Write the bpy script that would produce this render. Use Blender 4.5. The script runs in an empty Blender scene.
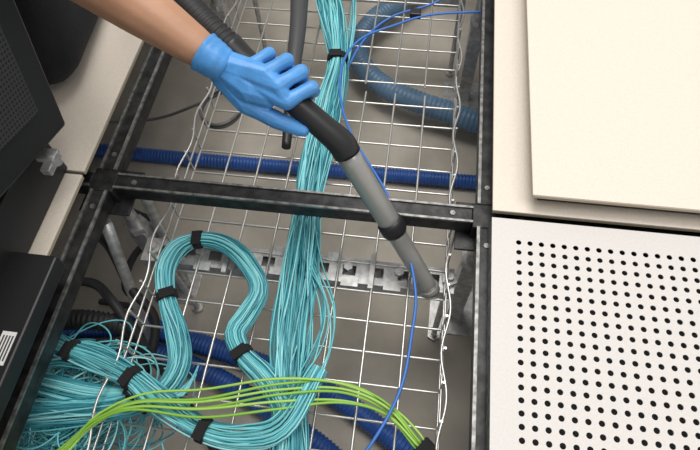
import bpy, bmesh, math, random
from mathutils import Vector, Matrix
random.seed(7)
sc=bpy.context.scene
sc.view_settings.view_transform='Standard'
V=Vector
# ---------------------------------------------------------------- helpers
def link(o,parent=None):
    sc.collection.objects.link(o)
    if parent: o.parent=parent
    return o
def empty(name,loc=(0,0,0)):
    e=bpy.data.objects.new(name,None); e.empty_display_size=.05
    return link(e)
def mat(name,col,rough=.5,metal=0,noise=0,nscale=40,bump=0,bscale=200,col2=None,spec=.5):
    m=bpy.data.materials.new(name); m.use_nodes=True
    nt=m.node_tree; b=nt.nodes['Principled BSDF']
    b.inputs['Roughness'].default_value=rough; b.inputs['Metallic'].default_value=metal
    b.inputs['Specular IOR Level'].default_value=spec
    b.inputs['Base Color'].default_value=(*col,1)
    tc=nt.nodes.new('ShaderNodeTexCoord')
    if noise or col2:
        n=nt.nodes.new('ShaderNodeTexNoise'); n.inputs['Scale'].default_value=nscale; n.inputs['Detail'].default_value=6
        nt.links.new(tc.outputs['Object'],n.inputs['Vector'])
        r=nt.nodes.new('ShaderNodeValToRGB')
        c2=col2 if col2 else tuple(max(0,c*(1-noise)) for c in col)
        c1=col if col2 else tuple(min(1,c*(1+noise*.5)) for c in col)
        r.color_ramp.elements[0].position=.35; r.color_ramp.elements[1].position=.65
        r.color_ramp.elements[0].color=(*c2,1); r.color_ramp.elements[1].color=(*c1,1)
        nt.links.new(n.outputs['Fac'],r.inputs['Fac']); nt.links.new(r.outputs['Color'],b.inputs['Base Color'])
    if bump:
        n2=nt.nodes.new('ShaderNodeTexNoise'); n2.inputs['Scale'].default_value=bscale; n2.inputs['Detail'].default_value=4
        nt.links.new(tc.outputs['Object'],n2.inputs['Vector'])
        bp=nt.nodes.new('ShaderNodeBump'); bp.inputs['Strength'].default_value=bump; bp.inputs['Distance'].default_value=.002
        nt.links.new(n2.outputs['Fac'],bp.inputs['Height']); nt.links.new(bp.outputs['Normal'],b.inputs['Normal'])
    return m
def mesh_obj(name,bm,m,parent=None,smooth=False):
    me=bpy.data.meshes.new(name); bm.to_mesh(me); bm.free()
    for x in (m if isinstance(m,(list,tuple)) else [m]): me.materials.append(x)
    if smooth:
        for p in me.polygons: p.use_smooth=True
    return link(bpy.data.objects.new(name,me),parent)
def add_box(bm,lo,hi,mi=0,M=None):
    x0,y0,z0=lo;x1,y1,z1=hi
    vs=[bm.verts.new(p) for p in [(x0,y0,z0),(x1,y0,z0),(x1,y1,z0),(x0,y1,z0),(x0,y0,z1),(x1,y0,z1),(x1,y1,z1),(x0,y1,z1)]]
    if M:
        for v in vs: v.co=M@v.co
    for f in [(3,2,1,0),(4,5,6,7),(0,1,5,4),(1,2,6,5),(2,3,7,6),(3,0,4,7)]:
        fc=bm.faces.new([vs[i] for i in f]); fc.material_index=mi
def box(name,lo,hi,m,parent=None,bev=0.0,M=None):
    bm=bmesh.new(); add_box(bm,lo,hi,0,M)
    if bev: bmesh.ops.bevel(bm,geom=bm.edges[:],offset=bev,segments=2,affect='EDGES',profile=.5)
    return mesh_obj(name,bm,m,parent)
def boxes(name,lst,m,parent=None,bev=0.0):
    bm=bmesh.new()
    for l in lst: add_box(bm,l[0],l[1],l[2] if len(l)>2 else 0)
    if bev: bmesh.ops.bevel(bm,geom=bm.edges[:],offset=bev,segments=2,affect='EDGES',profile=.5)
    return mesh_obj(name,bm,m,parent)
def cr(pts,step=None,n=None):
    P=[V(p) for p in pts]
    if len(P)==2: P=[P[0],P[0].lerp(P[1],.5),P[1]]
    E=[P[0]*2-P[1]]+P+[P[-1]*2-P[-2]]
    out=[];par=[]
    K=24
    for i in range(1,len(E)-2):
        for k in range(K):
            t=k/K; a,b,c,d=E[i-1],E[i],E[i+1],E[i+2]
            out.append(.5*((2*b)+(c-a)*t+(2*a-5*b+4*c-d)*t*t+(3*b-a-3*c+d)*t**3)); par.append(i-1+t)
    out.append(P[-1].copy()); par.append(len(P)-1)
    L=[0]
    for i in range(1,len(out)): L.append(L[-1]+(out[i]-out[i-1]).length)
    tot=L[-1]
    if n is None: n=max(3,int(tot/step)+1)
    res=[];rp=[];j=0
    for i in range(n):
        s=tot*i/(n-1)
        while j<len(L)-2 and L[j+1]<s: j+=1
        f=(s-L[j])/max(1e-9,L[j+1]-L[j]); f=min(1,max(0,f))
        res.append(out[j].lerp(out[j+1],f)); rp.append(par[j]+(par[j+1]-par[j])*f)
    return res,rp,tot
def tube_bm(bm,pts,rad,step=.01,seg=12,corr=0,pitch=.006,closed=False,mi=0,flat=1,ctrl_r=None):
    st=min(step,pitch/4) if corr else step
    c,par,tot=cr(pts,step=st)
    n=len(c); T=[(c[min(i+1,n-1)]-c[max(i-1,0)]).normalized() for i in range(n)]
    up=V((0,0,1)) if abs(T[0].z)<.9 else V((0,1,0))
    N=T[0].cross(up).normalized(); rings=[]
    for i in range(n):
        N=(N-T[i]*N.dot(T[i])).normalized(); B=T[i].cross(N)
        r=rad
        if ctrl_r:
            p=par[i];k=min(int(p),len(ctrl_r)-2); r=ctrl_r[k]+(ctrl_r[k+1]-ctrl_r[k])*(p-k)
        if corr: r=r*(1+corr*math.sin(2*math.pi*i*(tot/(n-1))/pitch))
        rings.append([bm.verts.new(c[i]+N*math.cos(2*math.pi*k/seg)*r+B*math.sin(2*math.pi*k/seg)*r*flat) for k in range(seg)])
    for i in range(n-1):
        for k in range(seg):
            f=bm.faces.new([rings[i][k],rings[i+1][k],rings[i+1][(k+1)%seg],rings[i][(k+1)%seg]]); f.smooth=True; f.material_index=mi
    f=bm.faces.new(rings[0]);f.material_index=mi
    f=bm.faces.new(rings[-1][::-1]);f.material_index=mi
def tube(name,pts,rad,m,parent=None,**k):
    bm=bmesh.new(); tube_bm(bm,pts,rad,**k)
    return mesh_obj(name,bm,m,parent)
def cable(name,splines,r,mats,parent=None):
    c=bpy.data.curves.new(name,'CURVE'); c.dimensions='3D'; c.bevel_depth=r; c.bevel_resolution=1; c.use_fill_caps=True
    for m in mats: c.materials.append(m)
    for i,pts in enumerate(splines):
        s=c.splines.new('POLY'); s.points.add(len(pts)-1)
        for j,p in enumerate(pts): s.points[j].co=(p[0],p[1],p[2],1)
        s.material_index=i%len(mats); s.use_smooth=True
    return link(bpy.data.objects.new(name,c),parent)
def bundle(name,pts,radii,n,mats,r=.0012,flat=.75,seed=1,parent=None,twist=1.2,loose=.25,step=.012):
    rnd=random.Random(seed)
    c,par,tot=cr(pts,step=step); m=len(c)
    T=[(c[min(i+1,m-1)]-c[max(i-1,0)]).normalized() for i in range(m)]
    spl=[]
    for s in range(n):
        a=rnd.uniform(0,6.283); q=math.sqrt(rnd.uniform(0,1)); tw=twist*rnd.uniform(.4,1.2)*rnd.choice((-1,1,1))
        f1=rnd.uniform(8,22);ph=rnd.uniform(0,6.3);f2=rnd.uniform(15,35);ph2=rnd.uniform(0,6.3);am=loose*rnd.uniform(.2,1)
        L=[]
        for i in range(m):
            p=par[i];k=min(int(p),len(radii)-2); R=radii[k]+(radii[k+1]-radii[k])*(p-k)
            d=tot*i/(m-1)
            N=T[i].cross(V((0,0,1))); N=N.normalized() if N.length>1e-3 else V((1,0,0)); B=N.cross(T[i])
            an=a+tw*d*4
            x=q*math.cos(an)+am*math.sin(f1*d+ph); y=q*math.sin(an)+am*.6*math.sin(f2*d+ph2)
            L.append(c[i]+N*x*R+B*y*R*flat)
        spl.append(L)
    return cable(name,spl,r,mats,parent)
def tie(name,pts,at,R,m,parent,w=.017,flat=.8):
    c,par,tot=cr(pts,step=.004)
    i=min(range(len(c)),key=lambda k:abs(par[k]-at))
    i=min(max(i,1),len(c)-2); T=(c[i+1]-c[i-1]).normalized(); a=c[i]
    bm=bmesh.new(); seg=20
    N=T.cross(V((0,0,1))).normalized();B=N.cross(T)
    prof=[(-w/2,R*.9),(-w/2,R),(-w/2+.002,R+.0018),(w/2-.002,R+.0018),(w/2,R),(w/2,R*.9)]
    rings=[[bm.verts.new(a+T*x+N*math.cos(6.2832*k/seg)*r+B*math.sin(6.2832*k/seg)*r*flat) for k in range(seg)] for x,r in prof]
    for u in range(len(prof)-1):
        for k in range(seg): bm.faces.new([rings[u][k],rings[u+1][k],rings[u+1][(k+1)%seg],rings[u][(k+1)%seg]]).smooth=True
    t0=a+B*(R*flat+.0015)+N*R*.2
    M=Matrix((( T.x,N.x,B.x,t0.x),(T.y,N.y,B.y,t0.y),(T.z,N.z,B.z,t0.z),(0,0,0,1)))
    add_box(bm,(-w/2,-.012,0),(w/2,.012,.0016),0,M)
    mesh_obj(name,bm,m,parent)
def blob(name,chains,m,parent,voxel=.002,smooth=6,sub=2):
    """one continuous surface grown around tapered limb chains [(point,radius),...]"""
    bm=bmesh.new()
    for ch in chains:
        for (p0,r0),(p1,r1) in zip(ch[:-1],ch[1:]):
            p0=V(p0);p1=V(p1);L=(p1-p0).length; n=max(2,int(L/(min(r0,r1)*.22)))
            for i in range(n+1):
                t=i/n
                bmesh.ops.create_icosphere(bm,subdivisions=sub,radius=r0+(r1-r0)*t,matrix=Matrix.Translation(p0.lerp(p1,t)))
    o=mesh_obj(name,bm,m,parent,True)
    md=o.modifiers.new('remesh','REMESH'); md.mode='VOXEL'; md.voxel_size=voxel; md.use_smooth_shade=True
    s=o.modifiers.new('smooth','SMOOTH'); s.iterations=smooth; s.factor=.5
    return o
# ---------------------------------------------------------------- materials
M_cream=mat('cream_laminate',(.80,.725,.625),.45,noise=.05,nscale=350,bump=.05)
M_edge=mat('tan_edge_trim',(.50,.42,.30),.6)
M_perf=mat('white_perforated_steel',(.70,.675,.65),.45,noise=.04,nscale=300)
M_pan=mat('dark_pan',(.035,.035,.035),.7)
M_conc=mat('concrete_subfloor',(.58,.53,.455),.85,col2=(.40,.365,.31),nscale=6,bump=.3,bscale=60)
M_str=mat('stringer_dark_steel',(.045,.046,.047),.42,.6,noise=.5,nscale=60,bump=.1)
M_strl=mat('stringer_worn_edge',(.30,.30,.29),.45,.8,noise=.5,nscale=90)
M_galv=mat('galvanised_steel',(.62,.62,.61),.42,.6,noise=.25,nscale=80)
M_wire=mat('zinc_wire',(.66,.65,.62),.33,.75)
M_aq=[mat('aqua_jacket_%d'%i,c,.42) for i,c in enumerate([(.14,.54,.59),(.21,.66,.70),(.05,.30,.37),(.34,.78,.82)])]
M_green=[mat('lime_jacket',(.27,.55,.07),.42),mat('lime_jacket_light',(.40,.68,.13),.42)]
M_vel=mat('black_velcro',(.012,.012,.013),.9,bump=.4)
M_blk=mat('black_plastic',(.018,.018,.02),.42)
M_rub=mat('black_rubber',(.02,.02,.022),.6)
M_bhose=mat('blue_corrugated_conduit',(.025,.10,.38),.38,noise=.25,nscale=20)
M_ghose=mat('slate_blue_conduit',(.12,.22,.34),.40,noise=.2,nscale=15)
M_thin=mat('blue_patch_cable',(.05,.19,.60),.4)
M_wand=mat('grey_wand_tube',(.42,.42,.40),.34,.45)
M_glove=mat('blue_nitrile',(.085,.32,.72),.42,noise=.18,nscale=35,bump=.6,bscale=70)
M_skin=mat('tan_skin',(.50,.27,.165),.5,noise=.10,nscale=25,bump=.12,bscale=180)
M_rack=mat('black_powdercoat',(.014,.014,.016),.45,bump=.08,bscale=400)
M_cloth=mat('black_cloth',(.012,.012,.015),.95,bump=.6,bscale=120)
M_hair=mat('dark_hair',(.015,.010,.008),.7,bump=.8,bscale=150)
M_label=mat('label_paper',(.8,.8,.78),.6)
M_ink=mat('label_ink',(.05,.05,.05),.6)
# ---------------------------------------------------------------- floor shell
ZS=-.40
boxes('floor',[((-3,-3,ZS-.05),(3,3.2,ZS))],M_conc)
T=.03
def solid_tile(x,y,name='floor_panel',z=0.0,t=T,s=.594):
    e=empty(name)
    box('laminate_top',(x,y,z+t-.004),(x+s,y+s,z+t),[M_cream],e,bev=.0008)
    box('edge_trim',(x+.0005,y+.0005,z+t-.009),(x+s-.0005,y+s-.0005,z+t-.004),[M_edge],e)
    box('steel_pan',(x+.014,y+.014,z+.0005),(x+s-.014,y+s-.014,z+t-.009),[M_pan],e)
    return e
YO=-.012
for gx in (-1.8,-1.2,0,.6):
    for gy in (-1.2,-.6,0,.6,1.2):
        if gx==0 and gy==-.6: continue
        x=gx+.003-(.012 if gx<0 else 0)
        solid_tile(x,gy+YO+.003)
for gy in (-1.2,1.2):
    solid_tile(-.597,gy+YO+.003)
solid_tile(.051,.0,'stacked_floor_panel',z=T+.001,t=.034)
def perf_panel(x,y,z,s=.594):
    e=empty('perforated_floor_panel')
    bm=bmesh.new(); mg=.029; n=35; p=(s-2*mg)/n; r=.0037; seg=16
    vc={}
    def gv(px,py,pz):
        k=(round(px,5),round(py,5),round(pz,5))
        if k not in vc: vc[k]=bm.verts.new((px,py,pz))
        return vc[k]
    for i in range(n):
        for j in range(n):
            cx=x+mg+(i+.5)*p; cy=y+mg+(j+.5)*p
            sq=[];ci=[];cl=[]
            for k in range(seg):
                a=2*math.pi*k/seg; c,s_=math.cos(a),math.sin(a); m=max(abs(c),abs(s_))
                sq.append(gv(cx+c/m*p/2,cy+s_/m*p/2,z)); ci.append(bm.verts.new((cx+c*r,cy+s_*r,z))); cl.append(bm.verts.new((cx+c*r,cy+s_*r,z-.0015)))
            for k in range(seg):
                q=(k+1)%seg
                bm.faces.new([sq[k],sq[q],ci[q],ci[k]]); bm.faces.new([ci[k],ci[q],cl[q],cl[k]])
    a0,a1=x+mg,x+s-mg; b0,b1=y+mg,y+s-mg
    for lo,hi in [((x,y),(x+s,b0)),((x,b1),(x+s,y+s)),((x,b0),(a0,b1)),((a1,b0),(x+s,b1))]:
        f=[bm.verts.new(v) for v in [(lo[0],lo[1],z),(hi[0],lo[1],z),(hi[0],hi[1],z),(lo[0],hi[1],z)]]
        bm.faces.new(f)
    mesh_obj('perforated_sheet',bm,M_perf,e)
    boxes('rim',[((x,y,z-T+.001),(x+.004,y+s,z-.0005)),((x+s-.004,y,z-T+.001),(x+s,y+s,z-.0005)),((x+.004,y,z-T+.001),(x+s-.004,y+.004,z-.0005)),((x+.004,y+s-.004,z-T+.001),(x+s-.004,y+s,z-.0005))],M_strl,e)
    box('plenum_shade_sheet',(x+.01,y+.01,z-T+.002),(x+s-.01,y+s-.01,z-T+.006),[M_pan],e)  # near-black sheet added under the holes, stands in for the plenum's shade
perf_panel(.002,-.6+YO-.003,T)
def stringer(lo,hi,along):
    e=empty('floor_stringer'); x0,y0=lo;x1,y1=hi
    box('channel',(x0,y0,-.034),(x1,y1,-.0035),[M_str],e,bev=.002)
    if along=='y':
        boxes('top_lips',[((x0-.001,y0,-.0045),(x0+.0035,y1,-.0005)),((x1-.0035,y0,-.0045),(x1+.001,y1,-.0005))],M_strl,e)
    else:
        boxes('top_lips',[((x0,y0-.001,-.0045),(x1,y0+.0025,-.0005)),((x0,y1-.0025,-.0045),(x1,y1+.001,-.0005))],M_strl,e)
    bm=bmesh.new()
    for (cx,cy) in ([( (x0+x1)/2,y0+.03),((x0+x1)/2,y1-.03)] if along=='y' else [(x0+.03,(y0+y1)/2),(x1-.03,(y0+y1)/2)]):
        bmesh.ops.create_cone(bm,cap_ends=True,segments=12,radius1=.005,radius2=.004,depth=.002,matrix=Matrix.Translation((cx,cy,-.0028)))
    mesh_obj('screws',bm,M_strl,e)
for gx in (-1.2,-.6,0,.6):
    for gy in (-1.2,-.6,0,.6,1.2):
        stringer((gx-.013,gy+.02),(gx+.013,gy+.58),'y')
for gy in (-.6,0,.6,1.2):
    for gx in (-1.2,-.6,0,.6):
        stringer((gx+.02,gy-.013),(gx+.58,gy+.013),'x')
def pedestal(x,y):
    e=empty('floor_pedestal')
    boxes('head',[((x-.042,y-.042,-.041),(x+.042,y+.042,-.036)),((x-.02,y-.02,-.036),(x+.02,y+.02,-.004))],M_str,e,bev=.001)
    bm=bmesh.new()
    bmesh.ops.create_cone(bm,cap_ends=True,segments=16,radius1=.011,radius2=.011,depth=.13,matrix=Matrix.Translation((x,y,-.105)))
    bmesh.ops.create_cone(bm,cap_ends=True,segments=6,radius1=.02,radius2=.02,depth=.014,matrix=Matrix.Translation((x,y,-.15)))
    mesh_obj('threaded_stud',bm,M_galv,e)
    boxes('post',[((x-.015,y-.015,ZS+.004),(x+.015,y+.015,-.157)),((x-.05,y-.05,ZS),(x+.05,y+.05,ZS+.004))],M_galv,e,bev=.001)
for gx in (-1.2,-.6,0,.6):
    for gy in (-.6,0,.6,1.2): pedestal(gx,gy)
# ---------------------------------------------------------------- wire basket trays
def wtray(y0,y1,x0,x1,zb,zt):
    e=empty('wire_mesh_cable_tray'); rnd=random.Random(int(y1*100))
    spl=[]
    nx=8
    for i in range(nx+1):
        x=x0+(x1-x0)*i/nx; spl.append([(x,y0,zb),(x,y1,zb)])
    for x in (x0,x1):
        for z in (zb+(zt-zb)*.5,):
            spl.append([(x,y0,z),(x,y1,z)])
        L=[];n=int((y1-y0)/.01)
        for k in range(n+1):
            y=y0+(y1-y0)*k/n; w=.005*math.sin(k*.48)
            L.append((x+w,y,zt+.002*math.sin(k*.3)))
        spl.append(L)
    y=y0+.01
    while y<y1:
        d=rnd.uniform(-.002,.002)
        spl.append([(x0,y,zt+.004),(x0,y,zb-.004),(x0+.003,y,zb-.0045),(x1-.003,y+d,zb-.0045),(x1,y+d,zb-.004),(x1,y+d,zt+.004)])
        y+=.05
    cable('wire_mesh',spl,.0021,[M_wire],e)
wtray(-.95,.335,-.515,-.045,-.12,-.065)
wtray(.37,1.1,-.53,-.045,-.135,-.08)
def strut(y,z,x0=-.56,x1=-.03,w=.044):
    e=empty('slotted_support_strut'); L=[]
    h=.021
    L+=[((x0,y-w/2,z-h),(x1,y-w/2+.002,z)),((x0,y+w/2-.002,z-h),(x1,y+w/2,z)),((x0,y-w/2,z-h-.002),(x1,y+w/2,z-h))]
    L+=[((x0,y-w/2,z),(x1,y-w/2+.013,z+.002)),((x0,y+w/2-.013,z),(x1,y+w/2,z+.002))]
    x=x0
    while x<x1-.01:
        L.append(((x,y-w/2+.013,z),(min(x+.024,x1),y+w/2-.013,z+.002))); x+=.046
    boxes('channel',L,M_galv,e)
    bm=bmesh.new()
    for x in (x0+.02,x1-.008):
        bmesh.ops.create_cone(bm,cap_ends=True,segments=12,radius1=.006,radius2=.006,depth=.02+z-ZS,matrix=Matrix.Translation((x,y,(z+.02+ZS)/2)))
        bmesh.ops.create_cone(bm,cap_ends=True,segments=6,radius1=.013,radius2=.013,depth=.009,matrix=Matrix.Translation((x,y,z+.007)))
        bmesh.ops.create_cone(bm,cap_ends=True,segments=6,radius1=.014,radius2=.014,depth=.008,matrix=Matrix.Translation((x,y,ZS+.004)))
    for k in range(5):
        x=x0+.1+k*.085
        bmesh.ops.create_cone(bm,cap_ends=True,segments=6,radius1=.008,radius2=.008,depth=.008,matrix=Matrix.Translation((x,y+.004,z+.006)))
    mesh_obj('rods_and_nuts',bm,M_galv,e)
    boxes('clips',[((x-.014,y-.030,z+.002),(x+.014,y-.014,z+.006)) for x in (-.45,-.36,-.2,-.13)]+[((x-.012,y+.012,z+.002),(x+.012,y+.028,z+.006)) for x in (-.48,-.33,-.23,-.10)]+[((x-.004,y-.032,z+.002),(x+.004,y+.03,z+.012)) for x in (-.41,-.165)],M_galv,e)
strut(-.055,-.128); strut(.68,-.145); strut(-.62,-.128)
e=empty('angle_brace')
for nm,p,q in (('leg_1',(-.572,.03,-.06),(-.575,-.01,-.385)),('leg_2',(-.60,-.05,-.05),(-.60,-.15,-.345))):
    tube(nm,[p,q],.012,M_galv,e,seg=4,step=.05)
# ---------------------------------------------------------------- conduits on the slab
def hose(name,pts,r,m,pitch=.008,corr=.08):
    tube(name,pts,r,m,corr=corr,pitch=pitch,seg=16,step=.01)
hose('corrugated_blue_conduit',[(-1.6,.33,-.383),(-.825,.317,-.383),(-.531,.316,-.383),(-.237,.32,-.383),(.051,.323,-.383),(.9,.33,-.383)],.0165,M_bhose)
hose('slate_blue_conduit',[(-.06,1.3,-.35),(-.12,1.0,-.345),(-.19,.88,-.335),(-.26,.78,-.33),(-.285,.68,-.33),(-.255,.60,-.33),(-.195,.545,-.33),(-.12,.510,-.33),(-.045,.490,-.335),(.1,.46,-.345),(.6,.43,-.37)],.027,M_ghose,.011,.05)
hose('corrugated_blue_conduit',[(-1.2,-.2,-.375),(-.728,-.131,-.375),(-.635,-.118,-.375),(-.501,-.14,-.375),(-.372,-.165,-.375),(-.228,-.205,-.375),(-.088,-.28,-.375),(.03,-.36,-.375),(.3,-.5,-.375)],.020,M_bhose)
hose('corrugated_blue_conduit',[(-1.2,-.26,-.378),(-.75,-.185,-.378),(-.60,-.168,-.378),(-.50,-.188,-.378),(-.43,-.21,-.378),(-.34,-.25,-.378),(-.215,-.31,-.378),(-.1,-.40,-.378),(.1,-.6,-.378)],.019,M_bhose)
for k,pp in enumerate([[(-.75,.02,-.22),(-.66,-.03,-.18),(-.60,-.10,-.2),(-.55,-.15,-.24),(-.57,-.25,-.27),(-.7,-.4,-.30)],
    [(-.8,-.1,-.25),(-.68,-.10,-.2),(-.6,-.145,-.155),(-.545,-.2,-.2),(-.50,-.25,-.33),(-.42,-.34,-.385)],
    [(-1.0,.25,-.39),(-.75,.15,-.37),(-.64,.08,-.3),(-.64,-.02,-.25),(-.64,-.08,-.26),(-.63,-.09,-.33),(-.75,-.07,-.39)]]):
    tube('black_power_cable',pp,.0085 if k<2 else .007,M_rub,seg=10)
hose('black_corrugated_sleeve',[(-.82,-.22,-.2),(-.70,-.19,-.17),(-.62,-.18,-.165),(-.568,-.185,-.20),(-.575,-.24,-.3),(-.65,-.33,-.38)],.016,M_rub,.008,.1)
cp=[]
for i in range(31):
    a=i/30*6.283*2.2; cp.append((-.515+.042*math.cos(a),.29+.05*math.sin(a),-.16+.0006*i))
tube('coiled_grey_lead',cp+[(-.60,.33,-.2),(-.75,.36,-.3),(-1.0,.4,-.39)],.0035,mat('grey_lead',(.12,.12,.12),.5),seg=8,step=.008)
# ---------------------------------------------------------------- aqua fibre
A=empty('aqua_fiber_cable_bundle')
main=[(-.37,.9,-.09),(-.348,.70,-.088),(-.335,.587,-.085),(-.31,.494,-.085),(-.283,.38,-.082),(-.283,.275,-.085),(-.287,.155,-.087),(-.285,.038,-.087),(-.28,-.047,-.085),(-.274,-.134,-.083),(-.268,-.212,-.082),(-.257,-.284,-.08),(-.244,-.361,-.085),(-.22,-.5,-.09)]
mr=[.026,.025,.027,.025,.018,.026,.027,.022,.027,.029,.031,.024,.028,.03]
bundle('strands',main,mr,140,M_aq,parent=A,seed=3,twist=.5,loose=.24)
tie('velcro_tie_1',main,4,.0195,M_vel,A); tie('velcro_tie_2',main,7.2,.0225,M_vel,A,w=.012); tie('velcro_tie_3',main,11,.025,M_vel,A)
bundle('loose_strands',[(-.28,.02,-.08),(-.262,-.07,-.075),(-.235,-.15,-.07),(-.232,-.22,-.07),(-.25,-.30,-.07),(-.26,-.42,-.08)],[.012,.018,.022,.022,.016,.02],10,M_aq,parent=A,seed=9,loose=.8)
bundle('loose_strands_far',[(-.29,.95,-.10),(-.28,.65,-.10),(-.268,.5,-.10),(-.27,.40,-.10),(-.275,.30,-.1),(-.28,.15,-.1)],[.008,.008,.008,.01,.006,.006],12,M_aq,parent=A,seed=19,loose=.4)
Bd=empty('aqua_fiber_cable_bundle')
loop=[(-.85,-.40,-.12),(-.65,-.353,-.10),(-.58,-.340,-.095),(-.51,-.326,-.09),(-.463,-.311,-.088),(-.435,-.288,-.088),(-.426,-.249,-.088),(-.446,-.201,-.088),(-.475,-.156,-.088),(-.493,-.106,-.088),(-.484,-.068,-.085),(-.455,-.050,-.082),(-.410,-.053,-.08),(-.367,-.080,-.08),(-.336,-.122,-.085),(-.347,-.165,-.088),(-.357,-.197,-.085),(-.335,-.229,-.08),(-.298,-.256,-.07),(-.268,-.284,-.06),(-.249,-.323,-.06),(-.24,-.45,-.08)]
lr=[.03,.024,.020,.018,.014,.015,.016,.0155,.0125,.0145,.0155,.0115,.014,.0155,.0155,.015,.014,.0115,.014,.014,.016,.02]
bundle('strands',loop,lr,80,M_aq,parent=Bd,seed=5,twist=.5,loose=.34)
for k,(at,R) in enumerate([(11.05,.0140),(8.1,.0150),(17,.0142),(4,.0162)]): tie('velcro_tie_%d'%(k+1),loop,at,R,M_vel,Bd,w=.015)
Cb=empty('aqua_fiber_cable_bundle')
b2=[(-.8,-.22,-.11),(-.66,-.238,-.09),(-.591,-.255,-.078),(-.540,-.267,-.07),(-.480,-.286,-.06),(-.427,-.314,-.06),(-.359,-.342,-.06),(-.299,-.345,-.055),(-.250,-.325,-.045),(-.22,-.24,-.06)]
br=[.02,.018,.013,.016,.014,.017,.013,.016,.015,.012]
bundle('strands',b2,br,62,M_aq,parent=Cb,seed=6,twist=.5,loose=.32)
for k,(at,R) in enumerate([(2,.015),(4.0,.016),(6,.0155)]): tie('velcro_tie_%d'%(k+1),b2,at,R,M_vel,Cb,w=.014)
rnd=random.Random(11); spl=[]
for s in range(165):
    cx=rnd.gauss(-.60,.05); cy=rnd.gauss(-.325,.035); z=rnd.uniform(-.2,-.105); a0=rnd.uniform(0,6.28)
    rx=rnd.uniform(.04,.11);ry=rnd.uniform(.03,.07); rot=rnd.uniform(-.6,.6); sw=rnd.uniform(2.5,5.5); L=[]
    for i in range(34):
        t=i/33; a=a0+sw*t; x=rx*math.cos(a)*(1-.3*t); y=ry*math.sin(a*1.05)
        L.append((cx+x*math.cos(rot)-y*math.sin(rot)+.01*math.sin(7*t+s),cy+x*math.sin(rot)+y*math.cos(rot),z+.012*math.sin(5*t+s)))
    spl.append(L)
S=empty('slack_aqua_fiber_pile'); cable('coiled_strands',spl,.0013,M_aq,S)
fan=[]
for s in range(40):
    r0=rnd.uniform(-1,1)
    L,_,_=cr([(-.70+.05*r0,-.30-.02*r0,-.12),(-.62+.02*r0,-.285+.045*r0,-.09+rnd.uniform(-.01,.01)),(-.54,-.29+.05*r0,-.085),(-.475,-.295+.016*r0,-.078),(-.42+.01*r0,-.30,-.08),(-.40,-.26+.01*r0,-.09)],step=.012)
    fan.append(L)
cable('fanned_strands',fan,.0013,M_aq,S)
tie('velcro_tie_1',[(-.54,-.29,-.085),(-.475,-.295,-.078),(-.42,-.30,-.08)],1,.017,M_vel,S)
G=empty('lime_green_cable_bundle'); gr=random.Random(4)
gp=[(-.66,-.50,-.10),(-.547,-.396,-.07),(-.513,-.350,-.06),(-.455,-.322,-.048),(-.365,-.312,-.044),(-.267,-.286,-.036),(-.186,-.268,-.06),(-.122,-.281,-.07),(-.078,-.317,-.07),(-.05,-.345,-.075),(-.02,-.42,-.09)]
gs=[]
for k in range(6):
    off=(k-2.5)*.0064; ph=gr.uniform(0,6)
    pts=[(p[0]+off*.3*(1 if i<4 else -.4),p[1]+off*(1+.45*math.sin(i*1.3+ph))*(.35 if i==9 else .9),p[2]+.004*math.sin(i*1.7+ph*2)) for i,p in enumerate(gp)]
    gs.append(cr(pts,step=.01)[0])
cable('cables',gs,.0019,M_green,G)
tie('velcro_tie_1',gp,8.5,.013,M_vel,G,w=.022)
def thin(pts,r=.0024): 
    L=cr(pts,step=.01)[0]; cable('blue_patch_cable',[L],r,[M_thin])
thin([(.03,.50,-.055),(-.011,.503,-.05),(-.110,.486,-.05),(-.177,.450,-.05),(-.237,.408,-.05),(-.264,.346,-.05),(-.259,.257,-.05),(-.226,.168,-.05),(-.157,.060,-.05),(-.117,-.029,-.05),(-.094,-.111,-.052),(-.094,-.173,-.055),(-.104,-.259,-.055),(-.142,-.343,-.06),(-.2,-.42,-.08)])
thin([(-.04,.62,-.06),(-.10,.55,-.07),(-.19,.52,-.09),(-.243,.45,-.1),(-.272,.33,-.105),(-.28,.2,-.11),(-.28,.1,-.112)])
box('cable_tag_clip',(-.15,.478,-.057),(-.128,.496,-.043),[M_blk],bev=.002)
# ---------------------------------------------------------------- vacuum
W=empty('vacuum_wand')
Tp=V((-.068,-.078,-.12)); J=V((-.2084,.0056,.122)); d=(J-Tp).normalized()
Cc=V((-.137,-.036,0.0))
tube('lower_tube',[Tp,Cc],.0145,M_wand,W,seg=24,step=.02)
tube('upper_tube',[Cc,J],.0165,M_wand,W,seg=24,step=.02)
tube('collar',[Cc-d*.012,Cc-d*.007,Cc+d*.009,Cc+d*.014],.02,M_blk,W,seg=24,step=.004,ctrl_r=[.0170,.0195,.0195,.0175])
tube('tip_ring',[Tp-d*.002,Tp+d*.01],.016,M_wand,W,seg=24,step=.004)
hp=[J-d*.006,J+d*.012,V((-.236,.016,.151)),V((-.270,.029,.176)),V((-.307,.0456,.1965)),V((-.340,.062,.214)),V((-.361,.072,.228))]
tube('handle_grip',hp,.017,M_blk,W,seg=24,step=.005,ctrl_r=[.0190,.0190,.0172,.016,.0155,.0165,.019])
tube('flexible_hose',[V((-.357,.070,.226)),V((-.393,.094,.240)),V((-.429,.126,.243)),V((-.464,.152,.243)),V((-.53,.23,.25)),V((-.60,.36,.22)),V((-.66,.55,.10)),V((-.75,.8,.052)),V((-.9,1.1,.052))],.0165,M_rub,W,corr=.09,pitch=.0075,seg=18)
N2=empty('crevice_nozzle')
tube('nozzle_body',[(-.395,.60,-.05),(-.382,.519,-.052),(-.370,.429,-.058),(-.362,.32,-.070)],.014,mat('dark_grey_plastic',(.07,.07,.075),.4),N2,seg=20,ctrl_r=[.021,.019,.0165,.014])
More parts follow.
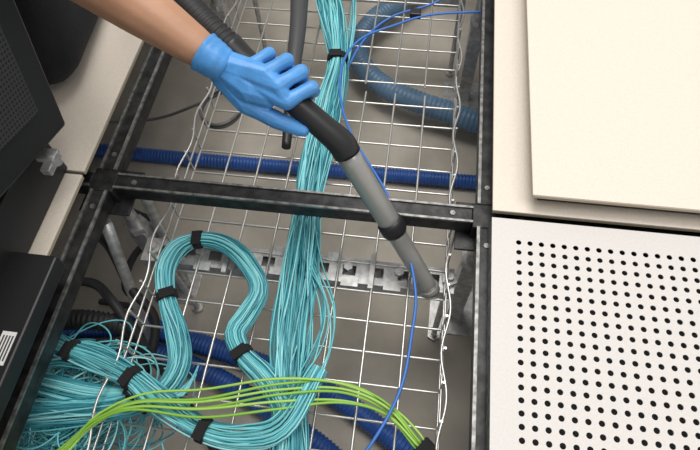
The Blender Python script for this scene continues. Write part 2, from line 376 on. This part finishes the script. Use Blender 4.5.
tube('nozzle_tip',[(-.3625,.325,-.070),(-.354,.235,-.083),(-.347,.160,-.092)],.011,M_blk,N2,seg=16,ctrl_r=[.0125,.0105,.0085])
# ---------------------------------------------------------------- person
Pn=empty('person')
O=V((-.306,.042,.200)); e1=V((.80,-.42,-.43)).normalized(); e2=V((.59,.687,.427)).normalized(); e3=e1.cross(e2)
if e3.z<0: e3=-e3
h=lambda a,b,c:O+e1*a+e2*b+e3*c
wr=h(-.066,-.024,.016)
chains=[]
kn={'i':(.034,-.004,.019),'m':(.0145,.003,.025),'r':(-.0065,.004,.025),'p':(-.0265,-.001,.019)}
for k,v in kn.items():
    chains.append([(h(-.056,-.022,.012),.0190),(h(*v),.0112 if k!='p' else .0100)])
chains.append([(wr,.022),(h(-.05,-.024,.008),.022),(h(-.012,-.022,.010),.0210),(h(.010,-.014,.010),.016)])
chains.append([(h(*kn['i']),.0100),(h(*kn['m']),.0108),(h(*kn['r']),.0108),(h(*kn['p']),.0095)])
def finger(k,pip,dip,tip,r):
    chains.append([(h(*kn[k]),r*1.2),(h(*(V(kn[k]).lerp(V(pip),.5)+V((0,.001,.002)))),r*.97),(h(*pip),r*1.07),(h(*V(pip).lerp(V(dip),.5)),r*.95),(h(*dip),r*.96),(h(*tip),r*.82)])
finger('i',(.0455,.029,.011),(.047,.029,-.016),(.041,.007,-.030),.0092)
finger('m',(.0235,.035,.013),(.025,.031,-.018),(.020,.007,-.031),.0095)
finger('r',(.0010,.034,.012),(.002,.029,-.018),(-.001,.006,-.031),.0091)
finger('p',(-.0215,.026,.007),(-.0205,.023,-.017),(-.022,.005,-.028),.0081)
chains.append([(h(-.046,-.030,.004),.0200),(h(-.006,-.038,.002),.0158),(h(.014,-.036,.001),.0115),(h(.036,-.030,-.001),.0120),(h(.054,-.024,-.004),.0104),(h(.070,-.018,-.008),.0086)])
blob('gloved_hand',chains,M_glove,Pn,voxel=.0011,smooth=2)
elb=V((-.60,.125,.345))
ad=(elb-wr).normalized()
cuff=[wr+ad*.016,wr+ad*.010,wr-ad*.002,h(-.052,-.022,.012)]
tube('glove_cuff',cuff,.027,M_glove,Pn,seg=32,step=.002,ctrl_r=[.0258,.0248,.0236,.021],flat=1,corr=.015,pitch=.008)
sh=V((-.76,.33,.56))
arm=[[(wr+ad*.004,.0205),(wr.lerp(elb,.12),.0255),(wr.lerp(elb,.4),.035),(wr.lerp(elb,.7),.043),(elb,.042)],[(elb,.042),(elb.lerp(sh,.5),.045)]]
blob('bare_forearm',arm,M_skin,Pn,voxel=.003,smooth=8)
pel=V((-.93,.55,.44)); ch=V((-.90,.42,.62)); nk=V((-.88,.36,.74)); rs=V((-1.06,.34,.58))
shirt=[[(elb.lerp(sh,.38),.055),(sh,.065),(nk+V((0,0,-.05)),.06)],[(pel,.14),(ch,.14),(nk+V((0,0,-.07)),.07)],[(ch+V((-.06,0,0)),.13),(ch+V((.06,0,0)),.13)],[(rs,.065),(ch,.10)],[(rs,.062),(rs+V((-.06,-.04,-.16)),.052)]]
blob('black_shirt',shirt,M_cloth,Pn,voxel=.009,smooth=6)
blob('right_forearm',[[(rs+V((-.06,-.04,-.15)),.042),(rs+V((.04,-.10,-.30)),.033),(rs+V((.09,-.10,-.40)),.026)]],M_skin,Pn,voxel=.005)
rw=rs+V((.09,-.10,-.40))
blob('right_hand',[[(rw,.026),(rw+V((.03,-.0,-.04)),.024),(rw+V((.05,.0,-.065)),.02)]]+[[(rw+V((.04,-.03+.02*i,-.06)),.011),(rw+V((.055,-.03+.02*i,-.09)),.0095),(rw+V((.04,-.028+.019*i,-.108)),.008)] for i in range(4)]+[[(rw+V((.0,-.03,-.02)),.013),(rw+V((.01,-.06,-.05)),.010)]],M_glove,Pn,voxel=.003)
kl=V((-.73,.175,.10)); kr=V((-1.0,.22,.10))
tr=[[(pel+V((.05,-.02,-.03)),.13),(pel.lerp(kl,.5)+V((.02,0,.02)),.095),(kl,.066),(kl+V((-.02,.2,-.02)),.058),(kl+V((-.03,.38,-.02)),.05)],
    [(pel+V((-.05,-.02,-.03)),.13),(pel.lerp(kr,.5),.095),(kr,.066),(kr+V((.0,.2,-.02)),.058),(kr+V((.0,.38,-.02)),.05)]]
blob('black_trousers',tr,M_cloth,Pn,voxel=.008,smooth=6)
for nm,k in (('left_shoe',kl+V((-.03,.4,-.02))),('right_shoe',kr+V((0,.4,-.02)))):
    blob(nm,[[(k,.045),(k+V((0,.07,.0)),.043),(k+V((0,.10,-.04)),.035)]],M_rub,Pn,voxel=.006)
hc=nk+V((.04,-.03,.13)); fd=V((.45,-.65,-.55)).normalized(); hu=(V((0,0,1))-fd*fd.z).normalized(); hs=fd.cross(hu)
q=lambda a,b,c:hc+fd*a+hs*b+hu*c
blob('head',[[(nk+V((0,0,-.03)),.052),(hc,.06)],[(q(-.02,0,.03),.082),(q(.01,0,.01),.080)],[(q(.03,0,-.04),.055),(q(.045,0,-.075),.035)],[(q(.085,0,.0),.010),(q(.105,0,-.025),.012)],
    [(q(-.0,.083,.0),.012),(q(-.01,.088,-.025),.010)],[(q(-.0,-.083,.0),.012),(q(-.01,-.088,-.025),.010)],[(q(.082,-.02,-.052),.008),(q(.082,.02,-.052),.008)]],M_skin,Pn,voxel=.004,smooth=4)
blob('hair',[[(q(-.04,0,.04),.088),(q(-.0,0,.06),.078)],[(q(-.05,0,.0),.082),(q(-.05,0,.04),.085)]],M_hair,Pn,voxel=.006)
for s in (-1,1):
    bm=bmesh.new(); bmesh.ops.create_uvsphere(bm,u_segments=16,v_segments=10,radius=.012,matrix=Matrix.Translation(q(.078,.03*s,.008)))
    mesh_obj('eye_%s'%('left' if s>0 else 'right'),bm,[M_label],Pn,True)
    bm=bmesh.new(); bmesh.ops.create_uvsphere(bm,u_segments=12,v_segments=8,radius=.006,matrix=Matrix.Translation(q(.0855,.03*s,.008)))
    mesh_obj('iris_%s'%('left' if s>0 else 'right'),bm,[M_ink],Pn,True)
# ---------------------------------------------------------------- equipment rack
Rk=empty('server_rack')
box('base_frame',(-1.25,-1.3,.031),(-.64,-.005,.12),[M_rack],Rk,bev=.003)
box('plinth_rail',(-.70,-1.3,.032),(-.578,-.165,.06),[M_rack],Rk,bev=.003)
ang=math.atan2(.053,.18)
Mx=Matrix.Translation((-.60,.009,.12))@Matrix.Rotation(-ang,4,'X')
box('side_frame',(-.6,-1.25,0),(-.004,0,1.0),[M_rack],Rk,bev=.004,M=Mx)
Mp=bpy.data.materials.new('vent_perforations'); Mp.use_nodes=True; nt=Mp.node_tree; b=nt.nodes['Principled BSDF']; b.inputs['Roughness'].default_value=.5
tc=nt.nodes.new('ShaderNodeTexCoord'); sx=nt.nodes.new('ShaderNodeSeparateXYZ'); nt.links.new(tc.outputs['Object'],sx.inputs[0])
def mth(op,a,bv=None):
    n=nt.nodes.new('ShaderNodeMath'); n.operation=op
    if hasattr(a,'links'): nt.links.new(a,n.inputs[0])
    else: n.inputs[0].default_value=a
    if bv is not None:
        if hasattr(bv,'links'): nt.links.new(bv,n.inputs[1])
        else: n.inputs[1].default_value=bv
    return n.outputs[0]
yy=mth('SUBTRACT',mth('FRACT',mth('MULTIPLY',sx.outputs['Y'],170)),.5); zz=mth('SUBTRACT',mth('FRACT',mth('MULTIPLY',sx.outputs['Z'],170)),.5)
dd=mth('SQRT',mth('ADD',mth('MULTIPLY',yy,yy),mth('MULTIPLY',zz,zz)))
g=mth('GREATER_THAN',dd,.3)
mx=nt.nodes.new('ShaderNodeMix'); mx.data_type='RGBA'; nt.links.new(g,mx.inputs[0]); mx.inputs[6].default_value=(.001,.001,.001,1); mx.inputs[7].default_value=(.045,.045,.05,1)
nt.links.new(mx.outputs[2],b.inputs['Base Color'])
pv=box('vent_skin',(-.003,-1.1,.05),(-.0005,-.045,.95),[Mp],Rk); pv.matrix_world=Mx
boxes('latch',[((-.636,-.045,.10),(-.610,-.024,.107)),((-.628,-.058,.088),(-.614,-.024,.10))],M_galv,Rk,bev=.001)
bm=bmesh.new(); bmesh.ops.create_cone(bm,cap_ends=True,segments=16,radius1=.006,radius2=.006,depth=.026,matrix=Matrix.Translation((-.617,-.034,.098)))
mesh_obj('latch_pin',bm,M_galv,Rk)
box('asset_label',(-.605,-.316,.0602),(-.586,-.274,.0608),[M_label],Rk)
boxes('label_print',[((-.602+.004*k,-.311,.0608),(-.600+.004*k,-.279,.061)) for k in range(4)],M_ink,Rk)
# ---------------------------------------------------------------- light & camera
def area(name,loc,sx,sy,p):
    l=bpy.data.lights.new(name,'AREA'); l.shape='RECTANGLE'; l.size=sx; l.size_y=sy; l.energy=p; l.color=(1,.965,.925)
    o=bpy.data.objects.new(name,l); o.location=loc; link(o)
area('ceiling_light',(-.4,.7,2.6),1.5,1.1,52)
area('ceiling_light',(.9,-.6,2.6),1.2,1.2,24)
w=bpy.data.worlds.new('World'); sc.world=w; w.use_nodes=True
w.node_tree.nodes['Background'].inputs[0].default_value=(.98,.97,.97,1); w.node_tree.nodes['Background'].inputs[1].default_value=.53
cd=bpy.data.cameras.new('camera'); cd.sensor_width=36; cd.lens=28.8; cd.clip_start=.01
cam=bpy.data.objects.new('camera',cd); link(cam)
r_=V((.9907,.1321,-.0338)).normalized(); u_=V((-.0982,.8636,.4945)); u_=(u_-r_*u_.dot(r_)).normalized(); b_=r_.cross(u_)
cam.matrix_world=Matrix(((r_.x,u_.x,b_.x,-.1213),(r_.y,u_.y,b_.y,-.4436),(r_.z,u_.z,b_.z,.7208),(0,0,0,1)))
sc.camera=cam
